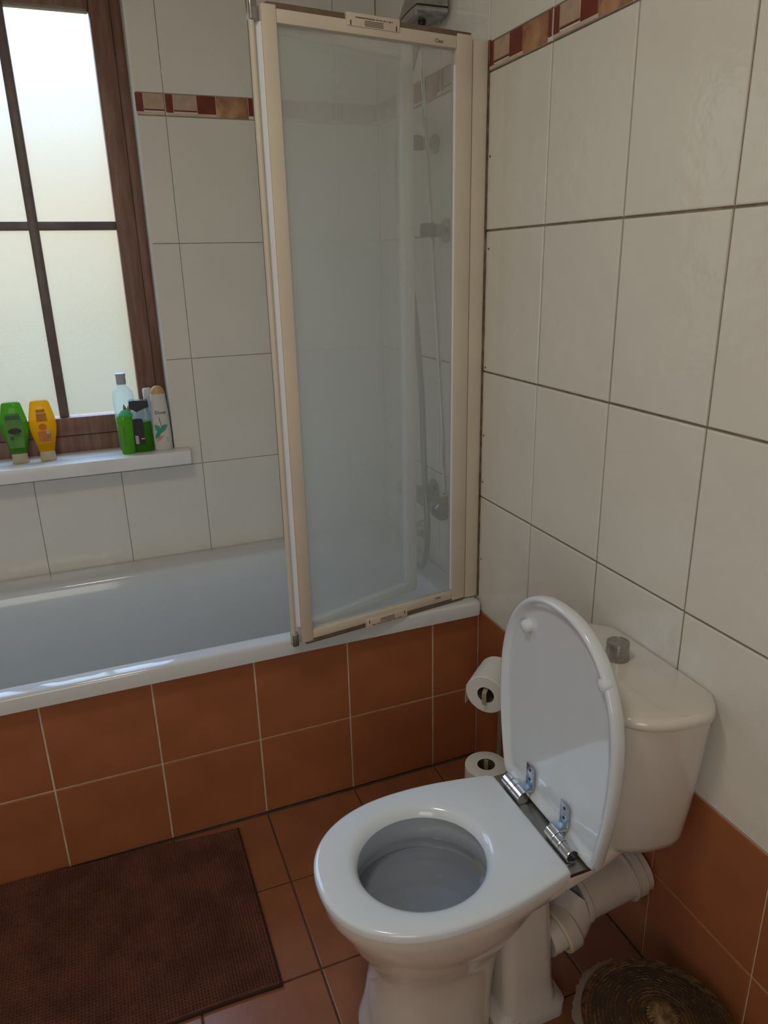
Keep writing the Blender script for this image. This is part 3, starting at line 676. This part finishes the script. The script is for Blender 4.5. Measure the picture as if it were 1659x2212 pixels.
def roll(name_lab, c, d_, L_=.098, R=.0515, tail=False):
    t_ = thing('toilet_roll', name_lab, 'toilet roll', tuple(c), 'toilet rolls on the stand')
    q_ = bmesh.new(); lathe(q_, [(.0215, 0), (R - .002, -.0003), (R, .0015), (R, L_ - .0015), (R - .002, L_), (.0215, L_)], c, d_, 48, False, False); put(obj('paper', q_, M['paper'], ang=40), t_)
    q_ = bmesh.new(); lathe(q_, [(.0214, .0005), (.0214, L_ - .0005)], c, d_, 32, False, False); put(obj('core', q_, M['card']), t_)
    if tail:
        n_ = side; P0 = Vector(c) + n_ * (R + .001)
        q_ = bmesh.new(); pts = [P0 + Vector((0, 0, .012)), P0 + Vector((0, 0, -.010)) + n_ * .001, P0 + Vector((0, 0, -.030)) + n_ * .002, P0 + Vector((0, 0, -.040)) + n_ * .001]
        rg = [[p_ + d_ * .003, p_ + d_ * (L_ - .003), p_ + d_ * (L_ - .003) - n_ * .0006, p_ + d_ * .003 - n_ * .0006] for p_ in pts]; loft(q_, rg); put(obj('loose_sheet', q_, M['paper']), t_)
    return t_
roll('white toilet roll lying on the arm of the stand with a loose end', RC, ax, tail=True)
roll('white spare toilet roll standing upright on top of the stand foot stack', RB + Vector((0, 0, .151)), Vector((0, 0, 1)))
roll('lower white spare toilet roll standing under the other spare roll', RB + Vector((0, 0, .0525)), Vector((0, 0, 1)))

# ------------------------------------------------------------------ bath mat
mt_ = thing('bath_mat', 'dark brown waffle bath mat on terracotta floor along the bath panel', 'bath mat', (-1.15, -.26, 0))
X0, X1 = -1.62, -.731
def edge_y(x, back):
    t = (X1 - x) / (X1 - X0)
    if back: return -.040 + .032 * min(1, t * 2.2) - .002 * math.sin(t * 19)
    return -.512 + .010 * t + .003 * math.sin(t * 11)
NX, NY = 132, 68
bm_ = bmesh.new(); V = {}
sub = 2
for i in range(NX * sub + 1):
    x = X1 - (X1 - X0) * i / (NX * sub)
    for j in range(NY * sub + 1):
        t = j / (NY * sub); y = edge_y(x, False) * (1 - t) + edge_y(x, True) * t
        peak = (i % 2 == 1) and (j % 2 == 1); mid = (i % 2 == 1) or (j % 2 == 1)
        border = i in (0, NX * sub) or j in (0, NY * sub)
        z = .0065 if border else (.0060 + (.0085 if peak else .0045 if mid else 0) + random.uniform(-.0007, .0007) + .0012 * math.sin(x * 21 + y * 9) * math.sin(y * 17))
        V[i, j] = bm_.verts.new((x + (random.uniform(-.0005, .0005)), y + random.uniform(-.0005, .0005), z))
for i in range(NX * sub):
    for j in range(NY * sub): bm_.faces.new((V[i, j], V[i + 1, j], V[i + 1, j + 1], V[i, j + 1]))
o = put(obj('pile', bm_, M['rug'], smooth=False), mt_); o['kind'] = 'stuff'
q = bmesh.new(); n_ = 40
ring = [(X1 + .004 - (X1 - X0) * k / n_, edge_y(X1 - (X1 - X0) * k / n_, True) + .003) for k in range(n_ + 1)] + [(X1 + .004 - (X1 - X0) * k / n_, edge_y(X1 - (X1 - X0) * k / n_, False) - .004) for k in range(n_, -1, -1)]
loft(q, [[(x, y, .0005) for x, y in ring], [(x, y, .0072) for x, y in ring]]); put(obj('backing', q, M['rugbase']), mt_)

# ------------------------------------------------------------------ wicker basket
BX, BY, BR, BH = -.158, -.957, .128, .150
bs = thing('wicker_basket', 'round dark seagrass basket with coiled lid and pale knob beside the toilet', 'basket', (BX, BY, 0))
q = bmesh.new(); lathe(q, [(BR * .80, .001), (BR * .88, .05), (BR * .94, .10), (BR * .95, BH - .012)], (BX, BY, 0), (0, 0, 1), 40); put(obj('body_core', q, M['wickerd']), bs)
def strand(bm_, c, d_, L_, r_):
    d_ = d_.normalized(); u, v = frame_of(d_); rings = []
    for t, k in ((-.5, .35), (-.2, 1), (.2, 1), (.5, .35)):
        rings.append([c + d_ * L_ * t + u * r_ * k * math.cos(a) + v * r_ * k * math.sin(a) for a in (0, PI / 2, PI, 3 * PI / 2)])
    loft(bm_, rings)
q = bmesh.new(); z = .006; row = 0
while z < BH - .014:
    R_ = BR * (.80 + .15 * min(1, z / .10)) + .002; n_ = 92
    for k in range(n_):
        a = 2 * PI * (k + .5 * (row % 2)) / n_; c = Vector((BX + R_ * math.cos(a), BY + R_ * math.sin(a), z))
        strand(q, c, Vector((-math.sin(a) * .75, math.cos(a) * .75, random.uniform(.2, .6))), .0125, .0030 + random.uniform(0, .0008))
    z += .0072; row += 1
o = put(obj('woven_side', q, M['wicker'], ang=60), bs); o['kind'] = 'stuff'
lid = put(obj('lid_core', lathe(bmesh.new(), [(BR * .98, BH - .012), (BR * 1.0, BH - .004), (BR * .8, BH + .008), (BR * .5, BH + .017), (BR * .15, BH + .020)], (BX, BY, 0), (0, 0, 1), 48), M['wickerd']), bs)
q = bmesh.new(); R_ = BR * 1.02; row = 0
while R_ > .020:
    t = R_ / BR; zc = BH + .020 - .024 * t ** 2; n_ = max(14, int(2 * PI * R_ / .0088))
    for k in range(n_):
        a = 2 * PI * (k + .5 * (row % 2)) / n_ + row * .11
        c = Vector((BX + R_ * math.cos(a), BY + R_ * math.sin(a), zc + random.uniform(-.0006, .0008)))
        dd = Vector((-math.sin(a), math.cos(a), 0)) * .8 + Vector((math.cos(a), math.sin(a), -.3 * t)) * random.uniform(-.05, .40)
        strand(q, c, dd, .0145, .0028 + random.uniform(0, .0010))
    R_ -= .0068; row += 1
o = put(obj('coiled_strands', q, M['wicker'], ang=60), lid); o['kind'] = 'stuff'
q = bmesh.new()
lathe(q, [(.016, 0), (.021, .006), (.024, .015), (.020, .024), (.010, .028)], (BX - .002, BY - .004, BH + .016), (0, 0, 1), 20)
for k in range(26):
    a = 2 * PI * k / 26; c = Vector((BX - .002 + .021 * math.cos(a), BY - .004 + .021 * math.sin(a), BH + .034)); strand(q, c, Vector((math.cos(a), math.sin(a), -.5)), .014, .0024)
put(obj('knob', q, M['wknob'], ang=60), lid)
q = bmesh.new(); A_ = []; B_ = []; C_ = []
for k in range(41):
    a = math.radians(88 + 112 * k / 40); w = .5 + .5 * math.sin(PI * k / 40); j = random.uniform(-.0015, .0015)
    A_.append((BX + (BR + .001) * math.cos(a), BY + (BR + .001) * math.sin(a), BH - .022)); r2 = BR + .007 + .013 * w + j * 2
    B_.append((BX + r2 * math.cos(a), BY + r2 * math.sin(a), BH - .004 + .003 * w)); r3 = BR + .002 + .004 * w
    C_.append((BX + r3 * math.cos(a), BY + r3 * math.sin(a), BH + .004 + .004 * w))
vs = [[q.verts.new(p_) for p_ in r_] for r_ in (A_, B_, C_)]
for r0, r1 in ((0, 1), (1, 2)):
    for k in range(40): q.faces.new((vs[r0][k], vs[r0][k + 1], vs[r1][k + 1], vs[r1][k]))
put(obj('plastic_liner', q, M['liner']), bs)

# ------------------------------------------------------------------ bottles on the sill
SZ = .8752
def bottle_body(bm_, prof, cx, cy, n=3.0, N=40, top=True, mi=0):
    """prof: (z, half width, half depth)"""
    rings = []
    for z, w, d_ in prof:
        rg = []
        for k in range(N):
            a = 2 * PI * k / N; c, s = math.cos(a), math.sin(a); kk = (abs(c) ** n + abs(s) ** n) ** (-1 / n); rg.append((cx + w * c * kk, cy + d_ * s * kk, SZ + z))
        rings.append(rg)
    return loft(bm_, rings, True, top, mi=mi)
def front(cx, y, cz): return Matrix(((1, 0, 0, cx), (0, 0, -1, y), (0, 1, 0, SZ + cz), (0, 0, 0, 1)))
def ell(a, b_, n=20, cx=0, cy=0): return [(cx + a * math.cos(2 * PI * k / n), cy + b_ * math.sin(2 * PI * k / n)) for k in range(n)]
def upside(cx, cy, key, label, prints):
    t_ = thing('shampoo_bottle', label, 'bottle', (cx, cy, SZ), 'bottles on the window sill')
    A = lambda n_, q_, m_: put(obj(n_, q_, M[m_]), t_)
    A('cap', bottle_body(bmesh.new(), [(.0, .0215, .015), (.002, .0225, .016), (.028, .0205, .015), (.030, .019, .014)], cx, cy, 3.2), 'cap_beige')
    A('body', bottle_body(bmesh.new(), [(.029, .0215, .0145), (.034, .0225, .015), (.060, .0285, .017), (.088, .0350, .019), (.105, .0370, .0195), (.125, .0360, .019), (.150, .0310, .017), (.172, .0262, .014), (.177, .0242, .012), (.179, .021, .010)], cx, cy, 2.8), key)
    for pts, z, m_ in prints: A('print', poly_plate(bmesh.new(), pts, front(cx, cy - .0192, z), .0012), m_)
    return t_
upside(-1.156, .720, 'p_green', 'translucent green squeeze bottle standing on its cap at left of sill',
    [([(-.019, -.05), (.019, -.05), (.024, -.01), (.026, .02), (.019, .052), (-.019, .052), (-.026, .02), (-.024, -.01)], .098, 'l_mgreen')])
g = [o for o in bpy.data.objects if o.name.startswith('shampoo_bottle')][-1]
for pts, z, m_ in (([(-.020, .0), (.020, .0), (.018, .012), (-.018, .012)], .132, 'l_dgreen'), (ell(.018, .009), .098, 'l_black'), (ell(.006, .006, cx=-.010), .078, 'l_dgreen'), (ell(.010, .004, cx=.006), .086, 'p_lime')):
    put(obj('emblem', poly_plate(bmesh.new(), pts, front(-1.156, .720 - .0202, z), .0010), M[m_]), g)
upside(-1.080, .716, 'p_yellow', 'amber yellow squeeze bottle standing on its cap beside the green one', [])
g = [o for o in bpy.data.objects if o.name.startswith('shampoo_bottle')][-1]
for pts, z, m_ in (([(-.012, .0), (.012, .0), (.012, .010), (-.012, .010)], .146, 'l_orange'), ([(-.014, -.008), (.016, -.008), (.014, .016), (-.012, .016)], .128, 'l_orange'), (ell(.011, .010), .104, 'l_orange2'),
                   ([(-.016, -.006), (.018, -.006), (.019, .024), (-.015, .024)], .068, 'l_orange'), ([(-.015, 0), (.018, 0), (.018, .003), (-.015, .003)], .056, 'l_peach')):
    put(obj('print', poly_plate(bmesh.new(), pts, front(-1.080, .716 - .0195, z), .0008), M[m_]), g)
put(obj('emblem', poly_plate(bmesh.new(), ell(.0055, .0055), front(-1.068, .716 - .0202, .088), .0010), M['cap_grey']), g)

# tall clear bottle with grey cap
cx, cy = -.845, .752
t_ = thing('lotion_bottle', 'tall clear bottle with grey cap standing closest to the window pane', 'bottle', (cx, cy, SZ), 'bottles on the window sill')
put(obj('body', bottle_body(bmesh.new(), [(0, .026, .016), (.003, .029, .018), (.10, .031, .019), (.165, .0315, .019), (.180, .029, .018), (.192, .020, .015), (.197, .013, .012), (.206, .0125, .012)], cx, cy, 2.8), M['p_clear']), t_)
put(obj('cap', bottle_body(bmesh.new(), [(.204, .0135, .0135), (.206, .0145, .0145), (.228, .0140, .0140), (.232, .0155, .0155), (.236, .0150, .0150), (.2375, .012, .012)], cx, cy, 2.0), M['cap_grey']), t_)
for pts, z, m_ in (([(-.010, -.02), (0, -.024), (.012, .0), (.016, .022), (.008, .018), (0, .006)], .130, 'l_peach'), ([(-.014, -.01), (-.004, -.022), (-.002, .006), (-.010, .024), (-.013, .012)], .122, 'l_mgreen')):
    put(obj('flower_print', poly_plate(bmesh.new(), pts, front(cx + .008, cy - .0185, z), .0006), M[m_]), t_)
# small lime green bottle, in front
cx, cy = -.851, .692
t_ = thing('shower_gel_bottle', 'small lime green bottle with pale teal shoulder in front of clear bottle', 'bottle', (cx, cy, SZ), 'bottles on the window sill')
put(obj('body', bottle_body(bmesh.new(), [(0, .0175, .013), (.003, .0195, .015), (.05, .0205, .016), (.10, .0225, .017), (.112, .0225, .017), (.116, .021, .016)], cx, cy, 2.6), M['p_lime']), t_)
put(obj('shoulder', bottle_body(bmesh.new(), [(.115, .021, .016), (.121, .020, .015), (.128, .015, .012), (.133, .010, .009)], cx + .004, cy, 2.4), M['p_teal']), t_)
put(obj('print', poly_plate(bmesh.new(), [(-.003, -.04), (.003, -.04), (.004, .03), (-.004, .03)], front(cx - .006, cy - .0158, .06), .0012), M['l_mgreen']), t_)
# black capped bottle with green gel
cx, cy = -.806, .706
t_ = thing('hair_gel_bottle', 'clear bottle of green gel with dark slate cap and black label', 'bottle', (cx, cy, SZ), 'bottles on the window sill')
put(obj('gel', bottle_body(bmesh.new(), [(.0, .029, .018), (.003, .0315, .0195), (.05, .0315, .0195), (.093, .0305, .019)], cx, cy, 3.0), M['p_liquid']), t_)
put(obj('shoulder', bottle_body(bmesh.new(), [(.0935, .0305, .019), (.110, .0295, .0185), (.124, .027, .0175), (.130, .024, .016)], cx, cy, 2.8), M['p_clear']), t_)
q = bmesh.new()
for s_ in (0,):
    top = [(-.027, .158), (-.014, .1605), (.027, .157), (.028, .137), (.012, .133), (-.008, .124), (-.018, .132), (-.028, .137)]
    loft(q, [[(cx + x, cy - .0165, SZ + z) for x, z in top], [(cx + x * 1.0, cy - .0185, SZ + z) for x, z in [(x * .9, .1415 + (z - .1415) * .9) for x, z in top]], ][::-1], True, False)
    loft(q, [[(cx + x, cy - .0165, SZ + z) for x, z in top], [(cx + x, cy + .0165, SZ + z) for x, z in top]], False, True)
put(obj('cap', q, M['cap_dark']), t_)
lb = put(obj('label_panel', poly_plate(bmesh.new(), [(-.016, -.042), (.016, -.042), (.015, .038), (.008, .041), (-.009, .041), (-.016, .038)], front(cx - .009, cy - .0188, .064), .0014), M['l_black']), t_)
put(obj('barcode', poly_plate(bmesh.new(), [(-.005, -.013), (.005, -.013), (.004, .013), (-.005, .013)], front(cx - .016, cy - .0202, .040), .0006), M['cap_grey']), lb)
put(obj('label_mark', poly_plate(bmesh.new(), [(-.005, -.0015), (.005, -.0015), (.005, .0015), (-.005, .0015)], front(cx + .001, cy - .0202, .042), .0006), M['l_white']), lb)
# white shampoo bottle with amber cap
cx, cy = -.746, .700
t_ = thing('shampoo_bottle', 'white bottle with domed amber cap and green leaf print at window corner', 'bottle', (cx, cy, SZ), 'bottles on the window sill')
put(obj('body', bottle_body(bmesh.new(), [(.0, .0255, .016), (.003, .0275, .0175), (.04, .0275, .018), (.10, .0262, .0175), (.15, .0238, .016), (.160, .0226, .0155), (.170, .0222, .015), (.1745, .0215, .0145)], cx, cy, 3.0), M['white_pl']), t_)
put(obj('cap', bottle_body(bmesh.new(), [(.174, .0215, .0145), (.178, .0212, .0143), (.186, .019, .013), (.193, .0145, .011), (.198, .008, .006), (.199, .003, .002)], cx, cy, 2.2), M['cap_amber']), t_)
F = lambda px, z, k=1.35: front(cx + px, cy - .0186, z) @ Matrix.Diagonal((k, k, 1, 1))
text_obj('Dove', .0145, front(cx, cy - .0176, .118) @ Matrix.Shear('XY', 4, (.12, 0)) if False else front(cx, cy - .0176, .118), M['navy'], None)
tx = [o for o in bpy.data.objects if o.name.startswith('lettering')][-1]; put(tx, t_)
put(obj('leaf_print', poly_plate(bmesh.new(), [(-.014, -.014), (-.006, -.010), (.000, .000), (.001, .010), (-.004, .016), (-.013, .020), (-.012, .008), (-.007, .004), (-.013, -.004)], F(-.004, .056), .0010), M['l_teal']), t_)
put(obj('leaf_print', poly_plate(bmesh.new(), [(-.004, -.002), (.004, .000), (.010, .006), (.015, .016), (.008, .017), (.001, .012)], F(-.003, .058), .0012), M['l_teal']), t_)
put(obj('leaf_print', poly_plate(bmesh.new(), [(-.012, -.010), (-.004, -.006), (.006, .004), (-.004, .002)], F(-.004, .042), .0014), M['l_peach']), t_)
put(obj('leaf_print', poly_plate(bmesh.new(), [(-.0005, -.012), (.001, -.012), (-.004, .006), (-.0045, .012)], F(-.001, .092), .0010), M['l_teal']), t_)
put(obj('size_mark', poly_plate(bmesh.new(), [(-.003, -.004), (.003, -.004), (.003, .004), (-.003, .004)], F(.013, .033), .0009), M['cap_grey']), t_)
# slim blue edged bottle behind the white one
cx, cy = -.772, .750
t_ = thing('cosmetic_bottle', 'slim pale blue bottle half hidden behind the white bottle', 'bottle', (cx, cy, SZ), 'bottles on the window sill')
put(obj('body', bottle_body(bmesh.new(), [(0, .014, .014), (.003, .016, .016), (.15, .016, .016), (.160, .012, .012)], cx, cy, 2.2), M['blue_edge']), t_)
put(obj('cap', bottle_body(bmesh.new(), [(.159, .0145, .0145), (.182, .0145, .0145), (.186, .012, .012)], cx, cy, 2.0), M['white_pl']), t_)
